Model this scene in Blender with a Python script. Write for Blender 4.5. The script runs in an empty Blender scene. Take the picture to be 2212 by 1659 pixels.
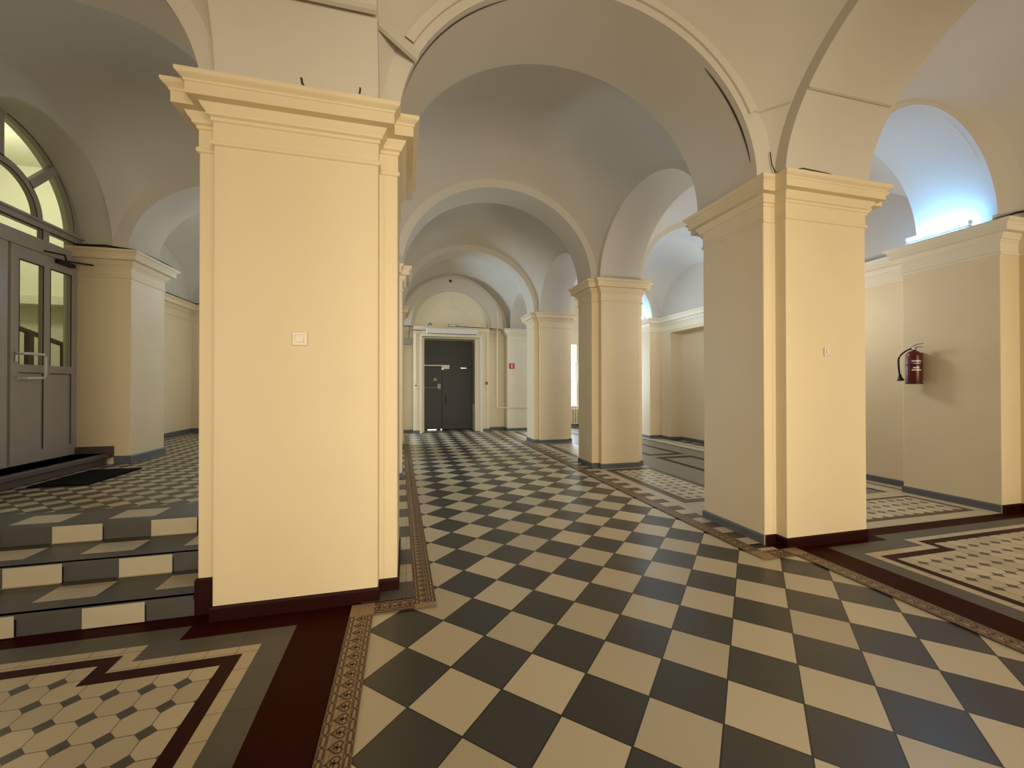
import bpy, bmesh, math, random
from mathutils import Vector, Matrix
random.seed(7)
C = bpy.context.scene.collection
PI = math.pi
SPR = 3.445          # springing height = top of every capital

# ------------------------------------------------------------------ materials
def lin(h):
    h = h.lstrip('#'); o = []
    for i in (0, 2, 4):
        c = int(h[i:i+2], 16) / 255
        o.append(c / 12.92 if c <= .04045 else ((c + .055) / 1.055) ** 2.4)
    return (*o, 1)

class NT:
    """small helper round one node tree"""
    def __init__(s, name):
        s.m = bpy.data.materials.new(name); s.m.use_nodes = True
        s.t = s.m.node_tree; s.n = s.t.nodes; s.b = s.n['Principled BSDF']
    def add(s, kind, **kw):
        nd = s.n.new(kind)
        for k, v in kw.items():
            setattr(nd, k, v)
        return nd
    def put(s, sock, v):
        if isinstance(v, bpy.types.NodeSocket): s.t.links.new(v, sock)
        else: sock.default_value = v
    def math(s, op, a, b=0.0, c=None):
        nd = s.add('ShaderNodeMath', operation=op)
        s.put(nd.inputs[0], a); s.put(nd.inputs[1], b)
        if c is not None: s.put(nd.inputs[2], c)
        return nd.outputs[0]
    def mix(s, f, a, b):
        nd = s.add('ShaderNodeMix', data_type='RGBA')
        s.put(nd.inputs[0], f); s.put(nd.inputs[6], a); s.put(nd.inputs[7], b)
        return nd.outputs[2]
    def pos(s):
        nd = s.add('ShaderNodeNewGeometry'); sp = s.add('ShaderNodeSeparateXYZ')
        s.t.links.new(nd.outputs['Position'], sp.inputs[0])
        return nd.outputs['Position'], sp.outputs
    def noise(s, vec, scale, detail=3.0):
        nd = s.add('ShaderNodeTexNoise'); s.put(nd.inputs['Vector'], vec)
        nd.inputs['Scale'].default_value = scale; nd.inputs['Detail'].default_value = detail
        return nd.outputs[0]
    def bump(s, h, strength, dist=.01):
        nd = s.add('ShaderNodeBump'); nd.inputs['Strength'].default_value = strength
        nd.inputs['Distance'].default_value = dist
        s.put(nd.inputs['Height'], h); s.put(s.b.inputs['Normal'], nd.outputs[0])

def plain(name, col, rough=.6, metal=0.0, var=.06, scale=9, bump=0.0, spec=.5):
    k = NT(name); c = lin(col) if isinstance(col, str) else (*col, 1)
    p, _ = k.pos(); nz = k.noise(p, scale)
    dark = tuple(x * (1 - var) for x in c[:3]) + (1,); lite = tuple(min(1, x * (1 + var)) for x in c[:3]) + (1,)
    k.put(k.b.inputs['Base Color'], k.mix(nz, dark, lite))
    k.b.inputs['Roughness'].default_value = rough; k.b.inputs['Metallic'].default_value = metal
    k.b.inputs['Specular IOR Level'].default_value = spec
    if bump: k.bump(k.noise(p, scale * 6, 4), bump)
    return k.m

def emis(name, col, strength):
    k = NT(name); k.b.inputs['Base Color'].default_value = (*col, 1)
    k.b.inputs['Emission Color'].default_value = (*col, 1); k.b.inputs['Emission Strength'].default_value = strength
    return k.m

def pane_mat(name, tint=(1, 1, 1)):
    k = NT(name); k.n.remove(k.b)
    out = [n for n in k.n if n.type == 'OUTPUT_MATERIAL'][0]
    tr = k.add('ShaderNodeBsdfTransparent'); tr.inputs[0].default_value = (*tint, 1)
    gl = k.add('ShaderNodeBsdfGlossy'); gl.inputs['Roughness'].default_value = .02
    fr = k.add('ShaderNodeFresnel'); fr.inputs[0].default_value = 1.45
    mx = k.add('ShaderNodeMixShader')
    k.put(mx.inputs[0], fr.outputs[0]); k.put(mx.inputs[1], tr.outputs[0]); k.put(mx.inputs[2], gl.outputs[0])
    k.put(out.inputs[0], mx.outputs[0]); return k.m

TILE_CREAM = (.54, .475, .34); TILE_GREY = (.055, .053, .047); GROUT = (.03, .025, .018)
def checker(name, ang, t, x0, y0, cream=TILE_CREAM, grey=TILE_GREY, rough=.34, grout=.012):
    k = NT(name); p, s = k.pos()
    ca, sa = math.cos(ang), math.sin(ang)
    dx = k.math('SUBTRACT', s[0], x0); dy = k.math('SUBTRACT', s[1], y0)
    a = k.math('DIVIDE', k.math('SUBTRACT', k.math('MULTIPLY', dx, ca), k.math('MULTIPLY', dy, sa)), t)
    b = k.math('DIVIDE', k.math('ADD', k.math('MULTIPLY', dx, sa), k.math('MULTIPLY', dy, ca)), t)
    fa, fb = k.math('FLOOR', a), k.math('FLOOR', b)
    par = k.math('FLOORED_MODULO', k.math('ADD', fa, fb), 2.0)
    def edge(v):
        f = k.math('FRACT', v)
        return k.math('MINIMUM', f, k.math('SUBTRACT', 1.0, f))
    e = k.math('MINIMUM', edge(a), edge(b))
    g = k.math('LESS_THAN', e, grout)
    cv = k.add('ShaderNodeCombineXYZ'); k.put(cv.inputs[0], fa); k.put(cv.inputs[1], fb)
    wn = k.add('ShaderNodeTexWhiteNoise'); k.put(wn.inputs['Vector'], cv.outputs[0])
    v = k.math('ADD', k.math('MULTIPLY', wn.outputs['Value'], .24), .86)
    fine = k.math('ADD', k.math('MULTIPLY', k.noise(p, 220, 2), .25), .875)
    v = k.math('MULTIPLY', v, fine)
    col = k.mix(par, (*cream, 1), (*grey, 1))
    hs = k.add('ShaderNodeVectorMath', operation='SCALE'); k.put(hs.inputs[0], col); k.put(hs.inputs['Scale'], v)
    k.put(k.b.inputs['Base Color'], k.mix(g, hs.outputs[0], (*GROUT, 1)))
    k.put(k.b.inputs['Roughness'], k.math('ADD', k.math('MULTIPLY', k.noise(p, 3.5), .22), rough - .1))
    k.b.inputs['Specular IOR Level'].default_value = .4
    k.bump(k.math('ADD', k.math('SUBTRACT', 1.0, g), k.math('MULTIPLY', k.noise(p, 2.2), .6)), .12, .004)
    return k.m

def octagon(name, x0, y0, s_, dot=.27, cream=(.55, .48, .35), grey=(.075, .068, .06)):
    """octagon field with a small square dot at every lattice corner"""
    k = NT(name); p, s = k.pos()
    a = k.math('DIVIDE', k.math('SUBTRACT', s[0], x0), s_); b = k.math('DIVIDE', k.math('SUBTRACT', s[1], y0), s_)
    def edge(v):
        f = k.math('FRACT', v)
        return k.math('MINIMUM', f, k.math('SUBTRACT', 1.0, f))
    ea, eb = edge(a), edge(b)
    sm = k.math('ADD', ea, eb)
    isdot = k.math('LESS_THAN', sm, dot)
    g = k.math('LESS_THAN', k.math('MINIMUM', ea, eb), .014)
    g = k.math('MAXIMUM', g, k.math('LESS_THAN', k.math('ABSOLUTE', k.math('SUBTRACT', sm, dot)), .018))
    cv = k.add('ShaderNodeCombineXYZ'); k.put(cv.inputs[0], k.math('FLOOR', a)); k.put(cv.inputs[1], k.math('FLOOR', b))
    wn = k.add('ShaderNodeTexWhiteNoise'); k.put(wn.inputs['Vector'], cv.outputs[0])
    v = k.math('ADD', k.math('MULTIPLY', wn.outputs['Value'], .25), .85)
    col = k.mix(g, (*cream, 1), (.13, .09, .045, 1)); col = k.mix(isdot, col, (*grey, 1))
    hs = k.add('ShaderNodeVectorMath', operation='SCALE'); k.put(hs.inputs[0], col); k.put(hs.inputs['Scale'], v)
    k.put(k.b.inputs['Base Color'], hs.outputs[0]); k.b.inputs['Roughness'].default_value = .35
    return k.m

def banded(name, col, pitch, seam=.006, rough=.42, spec=.3):
    """plain tile strip with thin cross seams"""
    k = NT(name); p, s = k.pos(); g = None
    for i in (0, 1):
        f = k.math('FRACT', k.math('DIVIDE', s[i], pitch))
        e = k.math('LESS_THAN', f, seam / pitch)
        g = e if g is None else k.math('MAXIMUM', g, e)
    nz = k.noise(p, 5)
    c = k.mix(nz, (*[x * .88 for x in col], 1), (*[x * 1.1 for x in col], 1))
    k.put(k.b.inputs['Base Color'], k.mix(g, c, (*[x * .55 for x in col], 1)))
    k.b.inputs['Roughness'].default_value = rough; k.b.inputs['Specular IOR Level'].default_value = spec
    return k.m

M = {}
M['wall'] = plain('cream_wall_paint', (.72, .60, .40), .55, var=.035, scale=2.5, bump=.04)
M['wallpale'] = plain('pale_cream_paint', (.75, .68, .53), .5, var=.03, scale=3, bump=.03)
M['vault'] = plain('white_lime_plaster', (.58, .535, .46), .8, var=.05, scale=1.3, bump=.05)
M['crack'] = plain('dark_crack', (.05, .035, .02), .9)
M['redpaint'] = plain('dark_red_paint', (.02, .0015, .0012), .5, var=.12, spec=.15)
M['greypaint'] = plain('grey_paint', (.10, .105, .115), .45, var=.1)
M['purple'] = plain('brown_step_paint', (.085, .06, .055), .5, var=.15)
M['check'] = checker('nave_checker_tiles', .7829, .3205, .458, 2.8987)
M['checks'] = checker('landing_checker_tiles', PI / 4, .148, -2.077, 4.652, cream=(.44, .37, .25), grey=(.075, .062, .042), rough=.4, grout=.02)
M['cream'] = banded('cream_border_tiles', (.54, .465, .33), .155)
M['grey'] = banded('grey_border_tiles', (.105, .10, .088), .31, .004)
M['red'] = banded('red_border_tiles', (.034, .0045, .002), .31, .003, spec=.03)
M['dred'] = banded('dark_red_tiles', (.032, .005, .003), .155, .003, spec=.08)
M['brown'] = banded('brown_border_tiles', (.11, .075, .045), .155, .004)
M['drab'] = banded('drab_field_tiles', (.20, .18, .14), .155, .005)
M['line'] = banded('dark_brown_line_tiles', (.028, .016, .009), .155, .003, spec=.12)
M['octl'] = octagon('octagon_tiles_left', -1.2425, 2.4335, .1525)
M['octr'] = octagon('octagon_tiles_right', 4.236, 2.503, .1525)
M['octb'] = octagon('octagon_tiles_bays', 3.677, 4.77, .1625, .29, cream=(.55, .49, .36), grey=(.10, .085, .06))
M['tan'] = banded('tan_ornament_ground', (.34, .23, .13), .15, .003)
M['orn'] = plain('brown_ornament_lines', (.035, .012, .006), .4)
M['stepcream'] = plain('cream_step_tile', (.50, .44, .32), .45, var=.06, scale=14)
M['stepgrey'] = plain('grey_step_tile', (.075, .073, .066), .45, var=.1, scale=14)
M['whiteplastic'] = plain('white_plastic', (.75, .66, .55), .35)
M['offwhite'] = plain('white_enamel', (.72, .72, .72), .4)
M['doorpaint'] = plain('white_door_paint', (.40, .36, .33), .4, var=.06)
M['gasket'] = plain('dark_gasket', (.02, .015, .01), .6)
M['steel'] = plain('grey_steel_door', (.022, .023, .023), .5, var=.15, scale=4)
M['chrome'] = plain('brushed_metal', (.5, .5, .5), .3, 1.0)
M['black'] = plain('black_rubber', (.008, .007, .006), .6)
M['mat'] = plain('black_mat_pile', (.006, .005, .004), .95, bump=.3, spec=.05)
M['extred'] = plain('red_enamel', (.09, .002, .003), .3)
M['signred'] = plain('red_sign', (.45, .012, .015), .35)
M['signwhite'] = plain('white_sign', (.75, .72, .68), .4)
M['boxgrey'] = plain('grey_cabinet', (.33, .33, .33), .45)
M['wood'] = plain('brown_handrail', (.035, .02, .01), .4)
M['radiator'] = plain('cream_radiator_paint', (.62, .55, .40), .4)
M['stair'] = plain('yellow_stairwell_paint', (.62, .61, .48), .6, var=.04)
M['tube'] = emis('tube_light_glow', (.17, .50, 1.0), 76)
M['led'] = emis('green_led', (.1, 1.0, .45), 3)
M['gap'] = emis('daylight_under_door', (.9, .95, 1.0), 2)
M['pane'] = pane_mat('window_glass')
M['pane2'] = pane_mat('door_glass', (.93, .94, .86))

# ------------------------------------------------------------------ mesh helpers
class MB:
    def __init__(s): s.v = []; s.f = []; s.mi = []; s.cur = 0
    def face(s, pts):
        b = len(s.v); s.v += [tuple(p) for p in pts]; s.f.append(tuple(range(b, b + len(pts)))); s.mi.append(s.cur)
    def box(s, x0, x1, y0, y1, z0, z1):
        b = len(s.v)
        s.v += [(x, y, z) for z in (z0, z1) for y in (y0, y1) for x in (x0, x1)]
        for q in ((0, 2, 3, 1), (4, 5, 7, 6), (0, 1, 5, 4), (2, 6, 7, 3), (0, 4, 6, 2), (1, 3, 7, 5)):
            s.f.append(tuple(b + i for i in q)); s.mi.append(s.cur)
    def grid(s, rows, closed=False):
        """rows: list of equally long point lists"""
        b = len(s.v); n = len(rows[0])
        for r in rows: s.v += [tuple(p) for p in r]
        for i in range(len(rows) - 1):
            for j in range(n if closed else n - 1):
                k = (j + 1) % n
                s.f.append((b + i * n + j, b + i * n + k, b + (i + 1) * n + k, b + (i + 1) * n + j)); s.mi.append(s.cur)
    def tube(s, pts, r, n=8, cap=True):
        pts = [Vector(p) for p in pts]; rows = []
        for i, p in enumerate(pts):
            d = (pts[min(i + 1, len(pts) - 1)] - pts[max(i - 1, 0)]).normalized()
            up = Vector((0, 0, 1)) if abs(d.z) < .9 else Vector((1, 0, 0))
            a = d.cross(up).normalized(); c = a.cross(d)
            rr = r[i] if isinstance(r, (list, tuple)) else r
            rows.append([p + (a * math.cos(2 * PI * k / n) + c * math.sin(2 * PI * k / n)) * rr for k in range(n)])
        s.grid(rows, True)
        if cap: s.face(rows[0][::-1]); s.face(rows[-1])
    def lathe(s, cx, cy, prof, n=32):
        rows = [[(cx + r * math.cos(2 * PI * k / n), cy + r * math.sin(2 * PI * k / n), z) for k in range(n)] for r, z in prof]
        s.grid(rows, True)
    def obj(s, name, mats, parent=None, smooth=False, bevel=0.0, weld=False, sharp=40):
        me = bpy.data.meshes.new(name); me.from_pydata(s.v, [], s.f)
        if not isinstance(mats, (list, tuple)): mats = [mats]
        for m in mats: me.materials.append(m)
        for p, i in zip(me.polygons, s.mi): p.material_index = i
        bm = bmesh.new(); bm.from_mesh(me)
        if weld: bmesh.ops.remove_doubles(bm, verts=bm.verts, dist=1e-5)
        bmesh.ops.recalc_face_normals(bm, faces=bm.faces)
        bm.to_mesh(me); bm.free()
        if smooth:
            for p in me.polygons: p.use_smooth = True
            me.set_sharp_from_angle(angle=math.radians(sharp))
        o = bpy.data.objects.new(name, me); C.objects.link(o)
        if parent:
            o.parent = parent; o.matrix_parent_inverse = Matrix.Translation(-Vector(parent.location))
        if bevel:
            b = o.modifiers.new('bevel', 'BEVEL'); b.width = bevel; b.segments = 2; b.limit_method = 'ANGLE'
        return o

def thing(name, label, cat, loc=(0, 0, 0), group=None, kind=None):
    o = bpy.data.objects.new(name, None); C.objects.link(o); o.location = loc
    o.empty_display_size = .1; tag(o, label, cat, group, kind); return o
def tag(o, label, cat, group=None, kind=None):
    o['label'] = label; o['category'] = cat
    if group: o['group'] = group
    if kind: o['kind'] = kind
    return o
def struct(o): o['kind'] = 'structure'; return o

def offset_line(pts, d, closed):
    """mitred offset to the right of travel; rectilinear or any polyline"""
    n = len(pts); out = []
    for i in range(n):
        segs = []
        for a, b in ((i - 1, i), (i, i + 1)):
            if not closed and (a < 0 or b >= n): continue
            p, q = pts[a % n], pts[b % n]
            dx, dy = q[0] - p[0], q[1] - p[1]; l = math.hypot(dx, dy)
            segs.append((dy / l, -dx / l))
        if len(segs) == 1: nx, ny = segs[0]; out.append((pts[i][0] + nx * d, pts[i][1] + ny * d)); continue
        (ax, ay), (bx, by) = segs
        k = 1 + ax * bx + ay * by
        if k < 1e-4: k = 1
        out.append((pts[i][0] + (ax + bx) / k * d, pts[i][1] + (ay + by) / k * d))
    return out
def sweep(mb, pts, prof, closed):
    rows = []
    for d, z in prof:
        rows.append([(x, y, z) for x, y in offset_line(pts, d, closed)])
    mb.grid(rows, closed)
    return rows
def cornice_prof(z):
    P = [(0, -.388), (.012, -.38), (.015, -.366), (.012, -.352), (.002, -.347), (.002, -.235), (.012, -.228), (.014, -.21), (.03, -.20),
         (.034, -.185), (.05, -.165), (.058, -.148), (.062, -.142), (.112, -.137), (.112, -.068), (.118, -.064), (.12, -.052), (.132, -.04), (.148, -.03), (.153, -.02), (.153, -.004), (.148, 0), (0, .003)]
    return [(d, z + h) for d, h in P]
BASE_H = .095
def base_prof(z, h=BASE_H): return [(.012, z), (.014, z + h - .012), (.008, z + h), (0, z + h + .002)]

# ------------------------------------------------------------------ pillars
def plus_outline(A, B):
    ax0, ax1, ay0, ay1 = A; bx0, bx1, by0, by1 = B
    return [(ax0, ay0), (ax1, ay0), (ax1, by0), (bx1, by0), (bx1, by1), (ax1, by1), (ax1, ay1), (ax0, ay1), (ax0, by1), (bx0, by1), (bx0, by0), (ax0, by0)]
def pillar(A, label, red=None, z0=0.0):
    ax0, ax1, ay0, ay1 = A
    B = (ax0 - .13, ax1 + .13, ay0 + .12, ay1 - .12)
    O = plus_outline(A, B)
    r = thing('square_pillar', label, 'pillar', ((ax0 + ax1) / 2, (ay0 + ay1) / 2, z0), 'square pillars of the hall', 'thing')
    m = MB(); m.grid([[(x, y, z0) for x, y in O], [(x, y, SPR - .15) for x, y in O]], True)
    m.obj('shaft', M['wall'], r, weld=True, bevel=.008)
    m = MB(); sweep(m, O, cornice_prof(SPR - .005), True); m.face([(x, y, SPR - .002) for x, y in O])
    m.obj('cornice', M['wall'], r, smooth=True, weld=True, sharp=35)
    if red is None:
        m = MB(); sweep(m, O, base_prof(z0), True); m.obj('baseboard', M['greypaint'], r)
    else:
        # outline index: 11..3 is the side turned to the camera
        hi = red[:3] if len(red) > 5 else []
        seq = [O[i % 12] for i in (red[2:] if hi else red)]
        m = MB(); sweep(m, seq, base_prof(z0), False)
        if hi: sweep(m, [O[i % 12] for i in hi], base_prof(z0, .235), False)
        o = m.obj('baseboard', M['redpaint'], r); o['label'] = 'dark red painted baseboard'
        rest = [O[i % 12] for i in range(red[-1], red[0] + 13)]
        m = MB(); sweep(m, rest, base_prof(z0), False); o = m.obj('baseboard', M['greypaint'], r); o['label'] = 'grey painted baseboard'
    return r
ROW = {0: (-1.2, -.22), 1: (3.045, 4.10), 2: (6.805, 7.65), 3: (10.265, 11.15)}
LA = (-1.20, -.19); RA = {1: (3.41, 4.385), 2: (3.43, 4.205), 3: (3.41, 4.21), 0: (3.41, 4.45)}
p1 = pillar((LA[0], LA[1], 3.03, 4.10), 'big square cream pillar beside the tiled steps, a light switch on its front', red=[9, 10, 11, 12, 13, 14, 15, 16])
p2 = pillar((*RA[1], *ROW[1]), 'square cream pillar with red front baseboard standing level with the fire extinguisher', red=[10, 11, 12, 13])
p3 = pillar((*RA[2], *ROW[2]), 'square cream pillar with grey baseboard, the middle one of the right-hand arcade')
p4 = pillar((*RA[3], *ROW[3]), 'square cream pillar between the red fire sign and the far window with the radiator')
pillar((LA[0], LA[1], *ROW[2]), 'square cream pillar mostly hidden behind the big near pillar')
pillar((LA[0], LA[1], *ROW[3]), 'square cream pillar of the left arcade closest to the dark metal door')
pillar((LA[0], LA[1], *ROW[0]), 'square cream pillar of the left arcade beside the camera position')
pillar((*RA[0], *ROW[0]), 'square cream pillar of the right arcade beside the camera position')

# ------------------------------------------------------------------ vaults
NSEG = 48
ceiling = MB()
def ell(c, a, b, s=SPR, n=NSEG):
    return [(c - a * math.cos(PI * i / n), s + b * math.sin(PI * i / n)) for i in range(n + 1)]
def between(x0, x1, b, s=SPR): return ell((x0 + x1) / 2, (x1 - x0) / 2, b, s)
def trans_arch(x0, x1, y0, y1, b, front=None, back=None):
    """arch across X, soffit from y0 to y1; front/back = (xl, xr, b, y) of the vault edge it dies into"""
    e = between(x0, x1, b)
    n = 6
    ceiling.grid([[(x, y0 + (y1 - y0) * k / n, z) for x, z in e] for k in range(n + 1)])
    for side, y in ((front, y0), (back, y1)):
        if side:
            o = between(side[0], side[1], side[2]); ceiling.grid([[(x, y, z) for x, z in e], [(x, side[3], z) for x, z in o]])
def long_arch(y0, y1, x0, x1, b, left=None, right=None):
    e = between(y0, y1, b)
    n = 6
    ceiling.grid([[(x0 + (x1 - x0) * k / n, y, z) for y, z in e] for k in range(n + 1)])
    for side, x in ((left, x0), (right, x1)):
        if side:
            o = between(side[0], side[1], side[2]); ceiling.grid([[(x, y, z) for y, z in e], [(side[3], y, z) for y, z in o]])
def sail_w(u, v, bt0, bt1, bl0, bl1):
    bt = bt0 + (bt1 - bt0) * (v + 1) / 2; bl = bl0 + (bl1 - bl0) * (u + 1) / 2
    return math.sqrt(max(0, bt * bt * (1 - u * u) + bl * bl * (1 - v * v)))
def sail(x0, x1, y0, y1, bt0, bt1, bl0, bl1):
    n = NSEG; rows = []
    for i in range(n + 1):
        v = -math.cos(PI * i / n); r = []
        for j in range(n + 1):
            u = -math.cos(PI * j / n)
            r.append(((x0 + x1) / 2 + u * (x1 - x0) / 2, (y0 + y1) / 2 + v * (y1 - y0) / 2, SPR + sail_w(u, v, bt0, bt1, bl0, bl1)))
        rows.append(r)
    ceiling.grid(rows)
RB = lambda r: (ROW[r][0] + .12, ROW[r][1] - .12)
RWX = 7.13            # right recess wall
LWX = {0: -4.05, 1: -4.05, 2: -4.95, 3: -4.40}   # left recess wall of the bay after row r
BT = {0: 1.40, 1: 1.37, 2: 1.50, 3: 1.53}
BO = .14
BAYS = [(-4.6, RB(0)[0]), (RB(0)[1], RB(1)[0]), (RB(1)[1], RB(2)[0]), (RB(2)[1], RB(3)[0]), (RB(3)[1], 13.75)]
BL = [1.3, 1.33, 1.12, 1.08, .98]
BLO = [b + .1 for b in BL]
NX = (-.19, 3.41)
bt_n = [BT[0] + BO, None]
for i, (y0, y1) in enumerate(BAYS):
    t0 = (BT[i - 1] if i > 0 else 1.4) + BO; t1 = (BT[i] if i < 4 else 1.5) + BO
    sail(NX[0], NX[1], y0, y1, t0, t1, BLO[i], BLO[i])
    xr = 4.43 if i < 2 else 4.24
    sail(xr, RWX, y0, y1 if i < 4 else 14.3, 1.34, 1.34, BLO[i], BLO[i])
    # longitudinal arches of both arcades
    ly0 = ROW[i - 1][1] if i > 0 else -4.6; ly1 = ROW[i][0] if i < 4 else 13.45
    long_arch(ly0, ly1, 3.41, xr, BL[i], (y0, y1, BLO[i], NX[1]), (y0, y1, BLO[i], xr))
    bw = 1.5 if i == 2 else BLO[i]
    lx = [-4.05, -4.05, -4.05, -4.95, -4.40][i]
    ly = [(y0, y1), (y0, y1), (y0, 7.08), (7.80, 11.36), (12.1, 13.75)][i]
    sail(lx, -1.20, ly[0], ly[1], 1.26, 1.26, bw, BLO[i])
    long_arch(ly0, ly1, -1.20, -.19, BL[i], (ly[0], ly[1], BLO[i], -1.20), (y0, y1, BLO[i], NX[0]))
for r in range(4):
    y0, y1 = RB(r)
    o0 = (NX[0], NX[1], BT[r] + BO)
    trans_arch(-.055, 3.21 if r == 1 else 3.29, y0, y1, BT[r], (*o0, BAYS[r][1]), (*o0, BAYS[r + 1][0]))
    xr0 = 4.43 if r < 2 else 4.24
    trans_arch(RA[r][1] + .13, 6.83, y0 + (.16 if r == 1 else 0), y1 + (.1 if r == 1 else 0), 1.21, (xr0, RWX, 1.34, BAYS[r][1]), (4.24 if r else xr0, RWX, 1.34, BAYS[r + 1][0]))
LROW = {0: RB(0), 1: RB(1), 2: (7.08, 7.80), 3: (11.36, 12.1)}
for r in range(4):
    y0, y1 = LROW[r]
    fx = [-4.05, -4.05, -4.05, -4.95][r]; bx = [-4.05, -4.05, -4.95, -4.40][r]
    trans_arch(-3.86, -1.325, y0, y1, 1.10, (fx, -1.20, 1.26, y0), (bx, -1.20, 1.26, y1))
# rear closing wall and the little lunette walls
def lunette(x0, x1, y, b, z0=SPR):
    e = between(x0, x1, b); ceiling.face([(x, y, z) for x, z in e])
def lunette_x(y0, y1, x, b):
    e = between(y0, y1, b); ceiling.face([(x, y, z) for y, z in e])
for i, (y0, y1) in enumerate(BAYS):
    lunette_x(y0, y1 if i < 4 else 14.3, RWX + .002, BLO[i] + .01)
lunette_x(-4.6, BAYS[0][1], -4.052, BLO[0]); lunette_x(*BAYS[1], -4.052, BLO[1]); lunette_x(7.8, 11.36, -4.952, BLO[3]); lunette_x(12.1, 13.75, -4.402, BLO[4])
# wall lunette round the entrance niche, and the niche barrel
NC, NR, NZ = 5.96, 1.17, 3.50
e = between(BAYS[2][0], 7.08, 1.5)
ci = [(NC - NR * math.cos(PI * i / NSEG), NZ + NR * math.sin(PI * i / NSEG)) for i in range(NSEG + 1)]
ceiling.grid([[(-4.05, y, z) for y, z in e], [(-4.05, y, z) for y, z in ci]])
ceiling.grid([[(-4.05 - .47 * k / 3, y, z) for y, z in ci] for k in range(4)])
ceil = struct(ceiling.obj('ceiling', M['vault'], smooth=True, weld=True, sharp=30))
# unseen slab added over the vaults; with the outer shell it blocks sky light
m = MB(); m.box(-9, 9, -5.2, 18, 6.4, 6.6); struct(m.obj('sky_blocker', M['vault']))

# plaster edges, cracks
def ribbon(pts, nrm, w, t, mb):
    """raised plaster lip following pts, w wide along nrm x tangent, t thick along nrm"""
    rows = [[], [], [], []]
    for i, p in enumerate(pts):
        p = Vector(p); d = (Vector(pts[min(i + 1, len(pts) - 1)]) - Vector(pts[max(i - 1, 0)])).normalized()
        n = Vector(nrm(p) if callable(nrm) else nrm).normalized(); s_ = d.cross(n).normalized()
        for k, (a, b) in enumerate(((0, -.004), (0, t), (w, t), (w, -.004))): rows[k].append(p + s_ * a + n * b)
    mb.grid(rows)
trim = MB()
# lip along the near edge of the first nave arch (set back a hand from the soffit)
for ang0, ang1 in ((26, 155),):
    pts = []
    for k in range(61):
        a = math.radians(ang0 + (ang1 - ang0) * k / 60)
        pts.append((1.578 - (1.632 + .065) * math.cos(a), BAYS[1][1] - .001, SPR + (1.37 + .07) * math.sin(a)))
    ribbon(pts, (0, -1, 0), -.07, .022, trim)
# lip across the springer of the near pillar and up to the arch
zc = 4.03
def long_pt(x, z):      # point on the soffit of the near longitudinal arch near row 1
    y0, y1 = ROW[0][1], ROW[1][0]; c, a = (y0 + y1) / 2, (y1 - y0) / 2
    return (x, c + a * math.sqrt(max(0, 1 - ((z - SPR) / BL[1]) ** 2)), z)
def sail_y(x, z):
    x0, x1 = NX; y0, y1 = BAYS[1]; u = (x - (x0 + x1) / 2) / ((x1 - x0) / 2)
    lo, hi = 0.0, 1.0
    for _ in range(40):
        v = (lo + hi) / 2
        if SPR + sail_w(u, v, BT[0] + BO, BT[1] + BO, BLO[1], BLO[1]) > z: lo = v
        else: hi = v
    return (y0 + y1) / 2 + lo * (y1 - y0) / 2
pl = [long_pt(LA[0] + (LA[1] - LA[0]) * k / 10, zc) for k in range(11)]
ribbon(pl, (0, -1, .35), .05, .022, trim)
pl = [Vector((-.185, 3.03, 4.09)).lerp(Vector((.085, 3.165, 4.0)), k / 4) for k in range(5)]
ribbon(pl, (.45, -.85, .25), .085, .024, trim)
pl = [long_pt(RA[1][0] + (RA[1][1] - RA[1][0]) * k / 10, 4.12) for k in range(11)]
ribbon(pl, (0, -1, .35), .012, .014, trim)
pl = [(x, sail_y(x, 4.10), 4.10) for x in [3.40 - .30 * k / 8 for k in range(9)]]
ribbon(pl, (-.5, -.8, .3), -.012, .014, trim)
# ring on the near edge of the first right-hand arch
pts = []
for k in range(49):
    a = math.radians(30 + 145 * k / 48)
    c, A_ = (4.58 + 6.83) / 2, (6.83 - 4.58) / 2
    pts.append([(c - (A_ + o) * math.cos(a), RB(1)[0] + q, SPR + (1.21 + o) * math.sin(a)) for o, q in ((-.004, .17), (-.004, .11), (.05, .11), (.05, .17))])
trim.grid(pts)
struct(trim.obj('trim_1', M['vault'], smooth=True, sharp=40))
ck = MB()
def arc_crack(c, a, b, y, a0, a1, w):
    rows = [[], []]
    for k in range(41):
        t = math.radians(a0 + (a1 - a0) * k / 40); ww = w * math.sin(PI * k / 40) ** .5
        for q in (0, 1):
            rows[q].append((c - (a - .004) * math.cos(t), y + q * ww, SPR + (b - .004) * math.sin(t)))
    ck.grid(rows)
arc_crack(1.578, 1.632, 1.37, RB(1)[0] + .055, 12, 62, .016)
arc_crack(1.578, 1.632, 1.37, RB(1)[0] + .055, 132, 172, .018)
arc_crack(-2.5925, 1.2675, 1.10, RB(1)[0] + .05, 118, 160, .012)
def wall_crack(pts, w, nrm=(0, -1, 0)):
    ribbon(pts, nrm, w, .003, ck)
wall_crack([(-.705, 3.04, 3.62), (-.69, 3.037, 3.625), (-.68, 3.037, 3.59), (-.675, 3.037, 3.56), (-.66, 3.037, 3.53)], .014)
wall_crack([(-.31, 3.037, 3.62), (-.305, 3.037, 3.58), (-.31, 3.037, 3.55)], .012)
wall_crack([(3.34, 3.14, 3.72), (3.36, 3.14, 3.60), (3.39, 3.13, 3.53), (3.42, 3.03, 3.50), (3.6, 3.03, 3.545), (3.9, 3.03, 3.535), (4.1, 3.03, 3.51), (4.35, 3.03, 3.505)], .006)
ck.obj('crack', M['crack'], ceil)

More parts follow.
